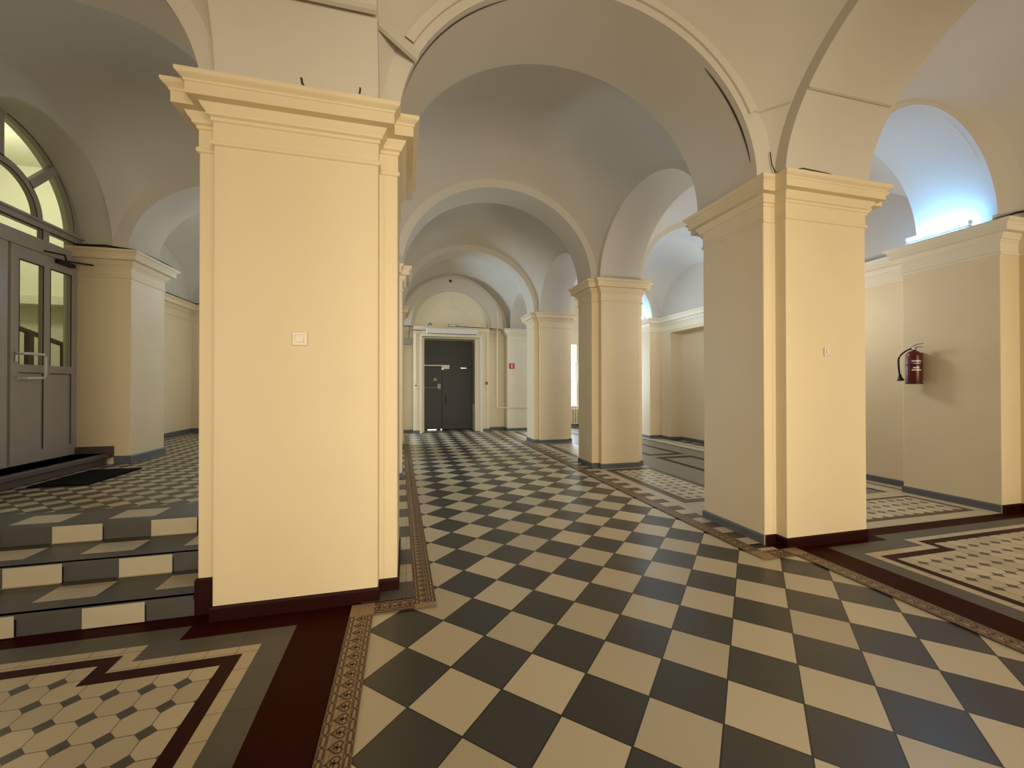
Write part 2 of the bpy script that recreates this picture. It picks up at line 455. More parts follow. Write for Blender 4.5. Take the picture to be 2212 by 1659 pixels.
# ------------------------------------------------------------------ walls
wr = MB()
R_OUT = [(RWX, 14.3), (RWX, 11.15), (6.8, 11.15), (6.8, 10.45), (RWX, 10.45), (RWX, 7.65), (6.8, 7.65), (6.8, 6.85), (RWX, 6.85), (RWX, 4.24), (6.8, 4.24), (6.8, 3.25), (RWX, 3.25), (RWX, -.2), (6.8, -.2), (6.8, -1.2), (RWX, -1.2), (RWX, -4.6)]
NB0, NB1, NBZ = 8.05, 9.96, 3.0
rows = [[], [], []]
# wall below the springing, with the blocked doorway recess left open
def wall_run(mb, pts, z0, z1): mb.grid([[(x, y, z0) for x, y in pts], [(x, y, z1) for x, y in pts]])
wall_run(wr, R_OUT[:5] + [(RWX, NB1)], 0, SPR); wall_run(wr, [(RWX, NB0)] + R_OUT[5:], 0, SPR)
wr.face([(RWX, NB0, NBZ), (RWX, NB1, NBZ), (RWX, NB1, SPR), (RWX, NB0, SPR)])
d_ = .34
wr.face([(RWX + d_, NB0, 0), (RWX + d_, NB1, 0), (RWX + d_, NB1, NBZ), (RWX + d_, NB0, NBZ)])
wr.face([(RWX, NB1, 0), (RWX + d_, NB1, 0), (RWX + d_, NB1, NBZ), (RWX, NB1, NBZ)]); wr.face([(RWX, NB0, 0), (RWX + d_, NB0, 0), (RWX + d_, NB0, NBZ), (RWX, NB0, NBZ)])
wr.face([(RWX, NB0, NBZ), (RWX, NB1, NBZ), (RWX + d_, NB1, NBZ), (RWX + d_, NB0, NBZ)])
wall_right = struct(wr.obj('wall_right', M['wall'], weld=True, bevel=.008))
m = MB(); sweep(m, R_OUT, cornice_prof(SPR), False)
for a, b in ((3.25, 4.24), (6.85, 7.65), (10.45, 11.15), (-1.2, -.2)): m.face([(6.8, a, SPR), (RWX, a, SPR), (RWX, b, SPR), (6.8, b, SPR)])
m.obj('cornice', M['wallpale'], wall_right, smooth=True, sharp=35)
m = MB(); sweep(m, R_OUT[:5] + [(RWX, NB1), (RWX + d_, NB1), (RWX + d_, NB0), (RWX, NB0)] + R_OUT[5:12], base_prof(0), False)
struct(m.obj('baseboard_right', M['greypaint']))
m = MB(); sweep(m, R_OUT[11:], base_prof(0), False); o = m.obj('baseboard', M['redpaint'], wall_right); o['label'] = 'dark red painted baseboard'
# left wall
LZ = .405
P5Y0, P5Y1, P5X = 7.10, 7.95, -3.84
L_OUT = [(-4.05, -4.6), (-4.05, -1.2), (-3.86, -1.2), (-3.86, -.2), (-4.05, -.2), (-4.05, 3.05), (-3.86, 3.05), (-3.86, 4.1), (-4.05, 4.1), (-4.05, NC - NR), (-4.52, NC - NR)]
L_OUT2 = [(-4.52, P5Y0), (P5X, P5Y0), (P5X, P5Y1), (-4.95, P5Y1), (-4.95, 11.36), (-3.9, 11.36), (-3.9, 12.1), (-4.40, 12.1), (-4.40, 13.75)]
wl = MB(); wall_run(wl, L_OUT, 0, SPR + .06); wall_run(wl, L_OUT2, 0, SPR)
wall_left = struct(wl.obj('wall_left', M['wall'], weld=True, bevel=.008))
m = MB(); sweep(m, L_OUT2, cornice_prof(SPR), False); sweep(m, L_OUT[:10], cornice_prof(SPR), False)
m.face([(-4.52, P5Y0, SPR), (P5X, P5Y0, SPR), (P5X, P5Y1, SPR), (-4.52, P5Y1, SPR)])
m.obj('cornice', M['wall'], wall_left, smooth=True, sharp=35)
m = MB(); sweep(m, [(-4.03, P5Y0)] + L_OUT2[1:], base_prof(LZ, .11), False); struct(m.obj('baseboard_left', M['greypaint']))
# back wall of the nave with the door surround
DX0, DX1, DZ = .49, 2.42, 3.13
YS, YW = 13.5, 13.80
wb = MB()
wb.face([(-.19, YW, 0), (.22, YW, 0), (.22, YW, SPR), (-.19, YW, SPR)])
wb.face([(2.70, YW + .2, 0), (3.32, YW + .2, 0), (3.32, YW + .2, SPR), (2.70, YW + .2, SPR)])
wb.face([(-.6, YW, SPR - .02), (3.7, YW, SPR - .02), (3.7, YW, 5.4), (-.6, YW, 5.4)])
wb.face([(-4.5, 13.76, 0), (-.1, 13.76, 0), (-.1, 13.76, 5.2), (-4.5, 13.76, 5.2)])
wb.box(3.32, 4.34, 13.45, 14.3, 0, SPR); wb.box(-1.2, -.15, 13.45, 14.3, 0, SPR)
wall_back = struct(wb.obj('wall_back', M['wallpale'], weld=True))
# lift the lunette field to lime white
m = MB(); m.face([(-.6, YW - .01, SPR), (3.7, YW - .01, SPR), (3.7, YW - .01, 5.4), (-.6, YW - .01, 5.4)])
m.obj('lunette', M['vault'], wall_back)
m = MB()      # surround: two piers and a head round the deep opening
m.box(.22, DX0, YS, YW + .9, 0, SPR - .01); m.box(DX1, 2.70, YS, YW + .9, 0, SPR - .01); m.box(DX0, DX1, YS, YW + .9, DZ, SPR - .01)
m.box(-.15, .22, YW + .001, YW + .02, 0, .1)
m.obj('door_surround', M['wallpale'], wall_back, bevel=.006)
m = MB()      # pilaster strips beside the surround
for x0, x1 in ((.27, .36), (2.60, 2.66), (2.78, 2.88)): m.box(x0, x1, YS - .025 if x1 < 2.7 else YW + .12, YS + .02 if x1 < 2.7 else YW + .25, .1, SPR - .25)
m.obj('pilaster_strip', M['wallpale'], wall_back, bevel=.006)
# arch over the door: white archivolt ring and cream tympanum
m = MB(); lc, lz = 1.455, SPR
def ring(mb, r0, r1, y, yb, n=48, zr=1.0):
    a = [(lc - r0 * math.cos(PI * k / n), lz + r0 * math.sin(PI * k / n) * zr) for k in range(n + 1)]
    b = [(lc - r1 * math.cos(PI * k / n), lz + r1 * math.sin(PI * k / n) * zr) for k in range(n + 1)]
    mb.grid([[(x, yb, z) for x, z in a], [(x, y, z) for x, z in a], [(x, y, z) for x, z in b], [(x, yb, z) for x, z in b]])
ring(m, 1.30, 1.62, 13.46, 13.8); ring(m, 1.19, 1.30, 13.52, 13.8); ring(m, 1.62, 1.74, 13.58, 13.8)
m.obj('archivolt', M['vault'], wall_back, smooth=True, sharp=35)
m = MB(); m.face([(lc - 1.21 * math.cos(PI * k / 48), 13.60, lz + 1.21 * math.sin(PI * k / 48)) for k in range(49)])
m.obj('tympanum', M['wallpale'], wall_back)
m = MB()
for r in (.62,):
    pts = [(lc + r * math.cos(a), 13.597, lz + .02 + r * math.sin(a)) for a in [math.radians(8 + 164 * k / 30) for k in range(31)]]
    ribbon(pts, (0, -1, 0), .008, .003, m)
for a in (48, 90, 132):
    a = math.radians(a); ribbon([(lc + q * math.cos(a), 13.597, lz + .02 + q * math.sin(a)) for q in (.62, .85, 1.15)], (0, -1, 0), .007, .003, m)
m.obj('fanlight_ghost_line', M['wall'], wall_back)
m = MB(); sweep(m, [(-.15, YW), (.22, YW)], cornice_prof(SPR), False)
sweep(m, [(2.70, YW + .2), (3.32, YW + .2), (3.32, 13.45), (4.34, 13.45), (4.34, 14.3)], cornice_prof(SPR), False)
m.face([(3.32, 13.45, SPR), (4.34, 13.45, SPR), (4.34, 14.3, SPR), (3.32, 14.3, SPR)])
m.box(.22, 2.70, YS - .05, YS + .3, SPR - .13, SPR - .005)
m.obj('cornice', M['wallpale'], wall_back, smooth=True, sharp=35)
m = MB(); sweep(m, [(-.15, YW), (.22, YW), (.22, YS), (DX0 - .06, YS)], base_prof(0), False)
sweep(m, [(DX1 + .06, YS), (2.70, YS), (2.70, YW + .2), (3.32, YW + .2), (3.32, 13.45), (4.34, 13.45), (4.34, 14.3)], base_prof(0), False)
struct(m.obj('baseboard_back', M['greypaint']))
# right aisle end wall with the window niche
WY = 14.3; WX0, WX1, WZ0, WZ1 = 4.80, 6.19, .78, 3.06
m = MB()
m.face([(4.3, WY, 0), (WX0, WY, 0), (WX0, WY, 5.2), (4.3, WY, 5.2)]); m.face([(WX1, WY, 0), (RWX + .1, WY, 0), (RWX + .1, WY, 5.2), (WX1, WY, 5.2)])
m.face([(WX0, WY, 0), (WX1, WY, 0), (WX1, WY, WZ0), (WX0, WY, WZ0)]); m.face([(WX0, WY, WZ1), (WX1, WY, WZ1), (WX1, WY, 5.2), (WX0, WY, 5.2)])
NB = WY + .62; BX0, BX1 = WX0 - .13, WX1 + .13
m.grid([[(x, y, z) for x, z in ((a, WZ0), (a, WZ1), (b, WZ1), (b, WZ0))] for y, a, b in ((WY, WX0, WX1), (NB, BX0, BX1))], True)
struct(m.obj('wall_end', M['wallpale'], weld=True))
# ------------------------------------------------------------------ window_1
w1 = bpy.data.objects.new('window_1', None); C.objects.link(w1); w1.location = ((WX0 + WX1) / 2, NB, WZ0); struct(w1)
m = MB(); xm = (WX0 + WX1) / 2
fy0, fy1 = NB - .16, NB - .1
for x0, x1 in ((BX0, BX0 + .08), (xm - .05, xm + .05), (BX1 - .08, BX1 - .01)): m.box(x0, x1, fy0, fy1, WZ0, WZ1)
for z0, z1 in ((WZ0, WZ0 + .08), (1.32, 1.40), (2.34, 2.42), (WZ1 - .08, WZ1)): m.box(BX0, BX1 - .02, fy0 + .003, fy1 - .003, z0, z1)
m.obj('window_frame', M['offwhite'], w1)
m = MB(); m.box(BX0 + .05, BX1 - .05, NB - .135, NB - .13, WZ0 + .05, WZ1 - .05); m.obj('pane', M['pane'], w1)
m = MB(); m.box(WX0 - .05, WX1 + .04, WY - .07, NB - .1, WZ0 - .045, WZ0 + .004); m.obj('window_sill', M['offwhite'], w1, bevel=.006)
sash = MB(); ang = math.radians(38)     # opened vent sash swung into the room from its right-hand hinge
hx, hy = xm + .06, NB - .2; ang = math.atan2(-.50, 6.20 - hx)
def sx(u, z, t): return (hx + u * math.cos(ang) + t * math.sin(ang), hy + u * math.sin(ang) - t * math.cos(ang), z)
def sbox(u0, u1, z0, z1, t=.035):
    b = [sx(u, z, q) for q in (0, t) for z in (z0, z1) for u in (u0, u1)]
    k = len(sash.v); sash.v += b
    for q in ((0, 1, 3, 2), (4, 6, 7, 5), (0, 4, 5, 1), (2, 3, 7, 6), (0, 2, 6, 4), (1, 5, 7, 3)): sash.f.append(tuple(k + i for i in q)); sash.mi.append(0)
for a in ((0, .06, 1.655, 2.41), (.72, .80, 1.655, 2.41), (.06, .72, 1.655, 1.73), (.06, .72, 2.34, 2.41), (.38, .42, 1.73, 2.34)): sbox(*a)
so = sash.obj('sash', M['offwhite'], w1)
# ------------------------------------------------------------------ shell walls out of sight
m = MB(); m.box(-4.6, 7.6, -4.75, -4.6, 0, 6); struct(m.obj('wall_rear', M['wall']))
m = MB(); m.box(7.5, 7.65, -5, 16.5, 0, 6.4); m.box(-8.2, -8.05, -5, 16.5, 0, 6.4); m.box(-8.2, -4.6, -5, -4.85, 0, 6.4); struct(m.obj('light_block_shell', M['vault']))  # unseen shell added to stop outside light leaking in
m = MB(); m.box(.3, 2.6, 14.75, 14.85, 0, 3.6); m.box(-8, 4.4, 16.4, 16.5, 0, 6.4); m.box(-4.9, 4.34, 14.3, 14.45, SPR - .1, 6.4)
m.box(-4.95, -.1, 13.85, 14.0, 0, 6.4); m.box(4.3, 7.6, 14.32, 14.4, 4.9, 6.4); struct(m.obj('wall_behind', M['vault']))

# ------------------------------------------------------------------ floor
fl = MB(); fl.face([(-5, -4.6, 0), (7.6, -4.6, 0), (7.6, 15, 0), (-5, 15, 0)])
floor = struct(fl.obj('floor', M['check']))
fl = MB(); fl.face([(-9, -6, -.02), (9, -6, -.02), (9, 17, -.02), (-9, 17, -.02)]); fl.obj('floor_base', M['grey'], floor)
LAY = [0]
def poly(name, mat, *polys):
    LAY[0] += 1; z = .0005 * LAY[0]; m = MB()
    for k, p in enumerate(polys): m.face([(x, y, z + .00012 * (k % 3)) for x, y in p])
    return m.obj(name, mat, floor)
def R_(x0, x1, y0, y1): return [(x0, y0), (x1, y0), (x1, y1), (x0, y1)]
YN = -4.5
# left: near aisle carpet of borders with a notch round the pillar
poly('red_border', M['red'], R_(-3.9, -.355, YN, 2.99), R_(-3.9, -1.05, 2.9, 3.14), R_(-1.4, -.12, 2.9, 3.2))
def notch(xn, x, y0, y1):  # y0 = inner (beside pillar) level, y1 = outer level
    return [(-3.9, YN), (x, YN), (x, y0), (xn, y0), (xn, y1), (-3.9, y1)]
poly('grey_border', M['grey'], notch(-1.298, -.663, 2.852, 3.005))
poly('cream_border', M['cream'], notch(-1.447, -.815, 2.697, 2.848))
poly('dark_red_border', M['dred'], notch(-1.524, -.888, 2.622, 2.769))
poly('octagon_field', M['octl'], notch(-1.60, -.968, 2.54, 2.697))
# right: the mirrored carpet
poly('red_border', M['red'], R_(3.485, RWX, YN, 3.0), R_(4.3, RWX, 2.9, 3.242), R_(3.29, 4.62, 2.93, 3.2))
def notr(xn, x, y0, y1): return [(RWX, YN), (x, YN), (x, y0), (xn, y0), (xn, y1), (RWX, y1)]
poly('grey_border', M['grey'], notr(4.537, 3.79, 2.968, 3.085))
poly('cream_border', M['cream'], notr(4.70, 3.963, 2.778, 2.934))
poly('dark_red_border', M['dred'], notr(4.782, 4.044, 2.70, 2.868))
poly('octagon_field', M['octr'], notr(4.857, 4.12, 2.62, 2.79))
# right, under the first cross arch and the aisle beyond
poly('cream_border', M['cream'], R_(4.4, RWX, 3.242, 4.30), R_(6.60, RWX, 4.3, 14.3), R_(3.29, 4.40, 4.0, 6.9), R_(3.29, 4.40, 7.6, 10.4), R_(3.29, 4.4, 11.1, 13.5))
poly('brown_border', M['brown'], R_(4.2, 6.63, 3.40, 4.10), R_(3.455, 4.375, 4.55, 6.73), R_(3.455, 4.375, 7.95, 10.17), R_(3.455, 4.375, 11.4, 13.2))
poly('octagon_field', M['octb'], R_(4.2, 6.56, 3.465, 4.035), R_(3.595, 4.25, 4.69, 6.59), R_(3.595, 4.25, 8.09, 10.03), R_(3.595, 4.25, 11.5, 13.1))
poly('drab_field', M['drab'], R_(4.378, 6.52, 4.30, 14.3))
poly('dark_line', M['line'], R_(5.07, 5.96, 4.75, 7.635), R_(5.07, 5.96, 7.83, 10.75), R_(5.07, 5.96, 10.95, 13.9), R_(6.52, 6.56, 4.3, 14.3), R_(6.9, 6.93, 4.3, 14.3))
poly('drab_field', M['drab'], R_(5.20, 5.82, 4.9, 7.45), R_(5.20, 5.82, 7.99, 10.6), R_(5.20, 5.82, 11.1, 13.75))
# tile rows beside the ornament strips
def chips(x0, x1, y0, y1, pitch):
    out = []; y = y0; k = 0
    while y < y1:
        out.append((R_(x0, x1, y, min(y + pitch, y1)), k % 2)); y += pitch; k += 1
    return out
def skew(Y): return .247 - .0152 * Y     # the left strip runs slightly askew
ch = chips(-.30, .07, 3.249, 13.7, .324)
poly('cream_chip_row', M['cream'], *[p for p, k in ch if k == 0]); poly('grey_chip_row', M['grey'], *[p for p, k in ch if k == 1], R_(-.30, .07, 3.0, 3.25))
ch = chips(3.12, 3.30, 3.2, 13.4, .158)
poly('cream_chip_row', M['cream'], *[p for p, k in ch if k == 0], R_(3.0, 3.30, 3.03, 3.10)); poly('grey_chip_row', M['brown'], *[p for p, k in ch if k == 1])
# ornament strips: tan ground with brown hearts and chain borders
SW = .147
def strip_ground(): pass
orn = MB()
def stroke(P, w, z, closed=False):
    n = len(P); rows = [[], []]
    for i in range(n):
        a = P[(i - 1) % n] if closed or i else P[0]; b = P[(i + 1) % n] if closed or i < n - 1 else P[-1]
        dx, dy = b[0] - a[0], b[1] - a[1]; l = math.hypot(dx, dy) or 1
        nx, ny = -dy / l * w / 2, dx / l * w / 2
        rows[0].append((P[i][0] + nx, P[i][1] + ny, z)); rows[1].append((P[i][0] - nx, P[i][1] - ny, z))
    if closed:
        rows[0].append(rows[0][0]); rows[1].append(rows[1][0])
    orn.grid(rows)
HEART = []
for k in range(20):
    t = 2 * PI * k / 20
    HEART.append((-(13 * math.cos(t) - 5 * math.cos(2 * t) - 2 * math.cos(3 * t) - math.cos(4 * t)) / 17, 16 * math.sin(t) ** 3 / 17))
def ornament(p, d, L, z, detail=True):
    """strip from p along unit d; s = left-hand side; hearts point to the left of d"""
    s_ = (-d[1], d[0])
    def w(a, b): return (p[0] + d[0] * a + s_[0] * b, p[1] + d[1] * a + s_[1] * b)
    for b in (.004, .036, -.036 + SW, SW - .004): stroke([w(0, b), w(L, b)], .0035, z)
    n = max(1, round(L / .0745)); q = L / n
    for i in range(n):
        c = (i + .5) * q
        H = [w(c + h[1] * .033, SW / 2 - .004 + h[0] * .035) for h in HEART]
        stroke(H, .0075, z, True)
        for k in (-60, -25, 0, 25, 60):
            a = math.radians(k); r = .021
            stroke([w(c, SW / 2 - .010), w(c + r * math.sin(a), SW / 2 - .010 + r * math.cos(a) * (1 if abs(k) < 60 else .5))], .006, z)
    n = max(1, round(L / .062)); q = L / n
    for b in (.020, SW - .020):
        for i in range(n):
            c = (i + .5) * q; hl, hw = q * .45, .0095
            O = [(-hl + .006, -hw), (hl - .006, -hw), (hl, -hw * .5), (hl, hw * .5), (hl - .006, hw), (-hl + .006, hw), (-hl, hw * .5), (-hl, -hw * .5)]
            stroke([w(c + x, b + y) for x, y in O], .0062, z, True)
LAY[0] += 1; zg = .0005 * LAY[0]; zo = zg + .0008
gm = MB()
GZ = [0]
def gpoly(pts): GZ[0] += 1; gm.face([(x, y, zg + .00005 * GZ[0]) for x, y in pts])
xl0 = -.355; xl1 = -.355 + SW
gpoly(R_(xl0, xl1, YN, 2.99)); ornament((xl1, .6), (0, 1), 2.24, zo)
gpoly(R_(xl1, .205, 2.843, 2.99)); ornament((.06, 2.843), (-1, 0), .265, zo) if False else ornament((-.205, 2.843), (1, 0), .265, zo)
gpoly([(skew(2.84) - SW, 2.843), (skew(2.84), 2.843), (skew(13.6), 13.6), (skew(13.6) - SW, 13.6)])
a_ = math.atan(.0152); ornament((skew(2.9), 2.9), (-math.sin(a_), math.cos(a_)), 10.2, zo)
gpoly(R_(3.338, 3.338 + SW, YN, 3.037)); ornament((3.338 + SW, .6), (0, 1), 2.3, zo)
gpoly(R_(2.985, 3.338, 2.89, 3.037)); ornament((3.12, 2.89), (1, 0), .22, zo)
gpoly(R_(2.975, 2.975 + SW, 3.037, 13.4)); ornament((2.975 + SW, 3.05), (0, 1), 10.2, zo)
gm.obj('ornament_border', M['tan'], floor); orn.obj('ornament_pattern', M['orn'], floor)

# ------------------------------------------------------------------ landing and steps
lm = MB()
lm.box(-4.94, -1.10, 4.068, 13.74, .01, LZ)
lm.box(-1.10, -.84, 4.1, 13.4, .01, .27); lm.box(-.84, -.56, 4.1, 13.4, .01, .135)
landing = struct(lm.obj('floor_landing', M['checks']))
m = MB(); m.face([(x, y, LZ + .001) for x, y in R_(-4.0, -1.12, 4.06, 4.50)]); m.obj('grey_border', M['stepgrey'], landing)
m = MB()
for k in range(5):
    x = -1.95 - .655 * k + .655
    m.face([(a, b, LZ + .0016) for a, b in R_(x - .33 - .11, x - .11, 4.14, 4.39)])
m.obj('cream_tile', M['stepcream'], landing)
steps = thing('tiled_steps', 'three low cream and grey tiled steps climbing to the landing left of the big pillar', 'steps', (-2.6, 3.6, 0), kind='thing')
SY = (3.14, 3.58, 4.045); RX = ((-1.935,), (-1.667,), (-1.708,))
for k in range(3):
    y0 = SY[k]; y1 = SY[k + 1] if k < 2 else 4.06
    z0, z1 = .135 * k, .135 * (k + 1)
    m = MB(); xa, xb = -3.845, -1.345
    m.box(xa, xb, y0 - .018 if False else y0, y1 + .02, z0 if k else .001, z1)
    if k == 2: m.box(xa, xb, y0 - .012, y0 + .03, z1 - .03, z1 + .0005)
    else: m.box(xa, xb, y0 - .014, y0 + .03, z1 - .025, z1)
    m.cur = 1
    base = RX[k][0] - .0
    first = [-1.61, -1.667, -1.708][k]
    for q in range(5):
        x1 = first - .655 * q + (0 if k != 0 else 0); x0 = x1 - .325
        if x1 > xb: x1 = xb
        if x0 < xa: x0 = xa
        if x1 - x0 < .02: continue
        m.face([(x0, y0 - .0155, z0 + .006), (x1, y0 - .0155, z0 + .006), (x1, y0 - .0155, z1 - .002), (x0, y0 - .0155, z1 - .002)])
        if k: m.face([(x0, y0 - .0155, z0 + .006), (x1, y0 - .0155, z0 + .006), (x1, y0 - .03, z0 + .0015), (x0, y0 - .03, z0 + .0015)])
    if k < 2:
        ft = [-1.96, -1.99][k]
        for q in range(-1, 4):
            x1 = ft - .655 * q; x0 = x1 - .33
            x1 = min(x1, xb); x0 = max(x0, xa)
            if x1 - x0 < .02: continue
            m.face([(x0, y0 + .14, z1 + .001), (x1, y0 + .14, z1 + .001), (x1, y0 + .36, z1 + .001), (x0, y0 + .36, z1 + .001)])
    m.obj('step', [M['stepgrey'], M['stepcream']], steps)
m = MB(); m.box(-1.33, -1.322, 3.16, 3.56, .002, .36)
ent = MB(); ent.box(-4.50, -4.10, 4.82, 7.06, LZ + .001, .565); ent.box(-4.5, -4.05, 4.82, 7.06, .50, .565)
doorstep = tag(ent.obj('door_step', M['purple'], bevel=.012), 'dark brown painted step under the white entrance door', 'step', kind='thing')
m = MB(); m.box(-4.515, -4.11, 7.083, 7.097, .57, .66); 
mm = MB(); mm.box(-3.98, -3.42, 5.62, 6.57, LZ + .002, LZ + .016)
mat = tag(mm.obj('door_mat', M['mat'], bevel=.004), 'black doormat on the tiled landing in front of the white entrance door', 'doormat')
mm = MB(); mm.box(-4.50, -4.03, P5Y0 - .03, P5Y0 - .004, .50, .66); o = mm.obj('skirting', M['purple'], wall_left)

# ------------------------------------------------------------------ entrance door with fanlight (door_2)
XD = -4.50
d2 = bpy.data.objects.new('door_2', None); C.objects.link(d2); d2.location = (XD, NC, .57); struct(d2)
def dbox(mb, y0, y1, z0, z1, t=.06, x=XD): mb.box(x - t / 2, x + t / 2, y0, y1, z0, z1)
m = MB(); dy0, dy1 = NC - NR + .01, NC + NR - .01
dbox(m, dy0, dy0 + .07, .57, 3.54); dbox(m, dy1 - .085, dy1, .57, 3.54); dbox(m, dy0, dy1, 3.20, 3.37, .07); dbox(m, dy0, dy1, 3.50, 3.60, .12)
dbox(m, dy0, dy1, 3.565, 3.59, .2)
for yc in (6.58, 2 * NC - 6.58): dbox(m, yc - .05, yc + .05, 3.37, 3.50)
# fan ribs
def fan_ring(r0, r1, t=.06, a0=0, a1=180, n=40):
    f = lambda r, x: [(x, NC - r * math.cos(math.radians(a0 + (a1 - a0) * k / n)), 3.59 + r * math.sin(math.radians(a0 + (a1 - a0) * k / n))) for k in range(n + 1)]
    m.grid([f(r0, XD - t / 2), f(r0, XD + t / 2), f(r1, XD + t / 2), f(r1, XD - t / 2), f(r0, XD - t / 2)])
fan_ring(.485, .575); fan_ring(1.08, 1.165, .08)
for a in (45, 90, 135):
    a = math.radians(a); w_ = .05
    c_, s_ = math.cos(a), math.sin(a)
    pts = [(r * c_ + q * s_, r * s_ - q * c_) for r, q in ((.56, -w_), (1.10, -w_), (1.10, w_), (.56, w_))]
    m.grid([[(x, NC + p[0], 3.59 + p[1]) for p in pts] for x in (XD - .03, XD + .03)], True)
    m.face([(XD + .03, NC + p[0], 3.59 + p[1]) for p in pts])
m.obj('door_frame', M['doorpaint'], d2)
# dark gaskets in the fan
m = MB()
def gask(r, a0, a1, w_=.016):
    n = 24; f = lambda rr: [(XD + .033, NC + rr * math.cos(math.radians(a0 + (a1 - a0) * k / n)), 3.59 + rr * math.sin(math.radians(a0 + (a1 - a0) * k / n))) for k in range(n + 1)]
    m.grid([f(r), f(r + w_)])
for a0, a1 in ((3, 42), (48, 86), (94, 132), (138, 177)): gask(1.07, a0, a1)
gask(.475, 2, 178)
for y0, y1 in ((dy0 + .07, 5.29), (5.39, 6.53), (6.63, dy1 - .085)):
    m.box(XD + .033, XD + .036, y0, y1, 3.488, 3.50); m.box(XD + .033, XD + .036, y1 - .014, y1, 3.37, 3.5)
m.obj('gasket', M['gasket'], d2)
m = MB(); m.face([(XD, NC - 1.1 * math.cos(PI * k / 40), 3.59 + 1.1 * math.sin(PI * k / 40)) for k in range(41)])
m.face([(XD, dy0 + .05, 3.36), (XD, dy1 - .05, 3.36), (XD, dy1 - .05, 3.51), (XD, dy0 + .05, 3.51)])
m.obj('pane', M['pane2'], d2)
def leaf(y0, y1, flip):
    r = MB(); Z0, Z1 = .568, 3.195
    f = (lambda v: y0 + (v - 6.10)) if not flip else (lambda v: y1 - (v - 6.10))
    def b(v0, v1, z0, z1, t=.055):
        a, c = sorted((f(v0), f(v1))); dbox(r, a, c, z0, z1, t)
    b(6.105, 6.21, Z0, Z1); b(6.555, 6.655, Z0, Z1); b(7.0, 7.04, Z0, Z1)
    b(6.21, 7.0, 3.04, Z1, .054); b(6.21, 7.0, 1.68, 1.775, .054); b(6.21, 7.0, Z0, .71, .054)
    b(6.21, 7.0, .71, 1.68, .036)
    o = r.obj('leaf', M['doorpaint'], d2)
    g = MB()
    def gb(v0, v1, z0, z1):
        a, c = sorted((f(v0), f(v1))); g.box(XD + .0275, XD + .031, a, c, z0, z1)
    for v0, v1 in ((6.21, 6.555), (6.655, 7.0)):
        gb(v0, v1, 3.026, 3.04); gb(v1 - .016, v1, 1.775, 3.04); gb(v0, v0 + .005, 1.775, 3.04)
        gb(v1 - .008, v1, .72, 1.68); gb(v0, v1, 1.672, 1.68)
    g.obj('gasket', M['gasket'], o)
    p = MB()
    for v0, v1 in ((6.2, 6.57), (6.645, 7.01)):
        a, c = sorted((f(v0), f(v1))); p.face([(XD, a, 1.76), (XD, c, 1.76), (XD, c, 3.05), (XD, a, 3.05)])
    p.obj('pane', M['pane2'], o)
    return o
lf = leaf(6.10, 7.035, False); leaf(4.87, 6.07, True)
m = MB(); m.tube([(XD + .02, 6.20, 1.90), (XD + .09, 6.20, 1.90), (XD + .10, 6.24, 1.905), (XD + .10, 6.46, 1.905), (XD + .10, 6.48, 1.88), (XD + .10, 6.48, 1.64), (XD + .10, 6.46, 1.615), (XD + .10, 6.22, 1.605), (XD + .02, 6.20, 1.60)], .016, 8)
m.obj('door_handle', M['offwhite'], lf, smooth=True)
m = MB(); m.box(XD + .028, XD + .04, 6.15, 6.19, 1.80, 1.92); m.obj('lock_plate', M['chrome'], lf)
m = MB(); m.box(XD + .03, XD + .09, 6.72, 6.98, 3.135, 3.185); m.tube([(XD + .07, 6.85, 3.19), (XD + .20, 6.62, 3.215), (XD + .06, 6.5, 3.225)], .011, 6); m.tube([(XD + .07, 6.85, 3.195), (XD + .24, 7.05, 3.21)], .011, 6)
m.obj('door_closer', M['black'], d2)
m = MB()
for z in (.78, 2.39, 2.98): m.tube([(XD + .035, 7.045, z - .05), (XD + .035, 7.045, z + .05)], .011, 8)
m.obj('hinge', M['doorpaint'], d2)
# stairwell beyond
m = MB(); m.box(-8.0, -4.62, 2.2, 2.3, 0, 6); m.box(-8.0, -5.05, 9.6, 9.7, 0, 6); m.box(-8.1, -8.0, 2.2, 9.7, 0, 6); m.box(-8, -4.53, 2.2, 7.9, .3, .5); m.box(-8, -5.05, 7.9, 9.7, .3, .5); m.box(-8, -4.56, 2.2, 7.9, 5.6, 5.7); m.box(-8, -5.05, 7.9, 9.7, 5.6, 5.7)
m.box(-4.62, -4.53, 2.2, dy0 + .03, .3, 5.7); m.box(-4.62, -4.53, dy1 - .03, 7.9, .3, 5.7); m.box(-5.1, -5.0, 7.9, 9.7, .3, 5.7); m.box(-5.1, -4.53, 7.85, 7.95, .3, 5.7)
m.box(-7.4, -7.2, 6.9, 7.3, .5, 5.6); m.box(-8.0, -5.1, 9.3, 9.6, 3.0, 3.15)
def hall_top(k):
    return
m.grid([[(-4.57, NC - 1.13 * math.cos(PI * k / 30), 3.55 + 1.13 * math.sin(PI * k / 30)) for k in range(31)], [(-4.57, NC - 1.3 + 2.6 * k / 30, 5.7) for k in range(31)]])
m.grid([[(-4.62 + .1 * q, NC - 1.13 * math.cos(PI * k / 30), 3.55 + 1.13 * math.sin(PI * k / 30)) for k in range(31)] for q in (0, 1)])
struct(m.obj('wall_stairwell', M['stair'], weld=True))
rl = thing('stair_railing', 'dark stair railing seen through the panes of the white entrance door', 'railing', (-6.0, 6.8, .5))
m = MB(); m.tube([(-5.6, 6.6, 2.62), (-5.6, 9.2, 2.09)], .04, 8); m.obj('handrail', M['wood'], rl)
for y in (7.30, 7.95, 8.62):
    m = MB(); z = 2.62 - (y - 6.6) * .204; m.box(-5.63, -5.57, y - .045, y + .045, .501, z); m.obj('post', M['wood'], rl)

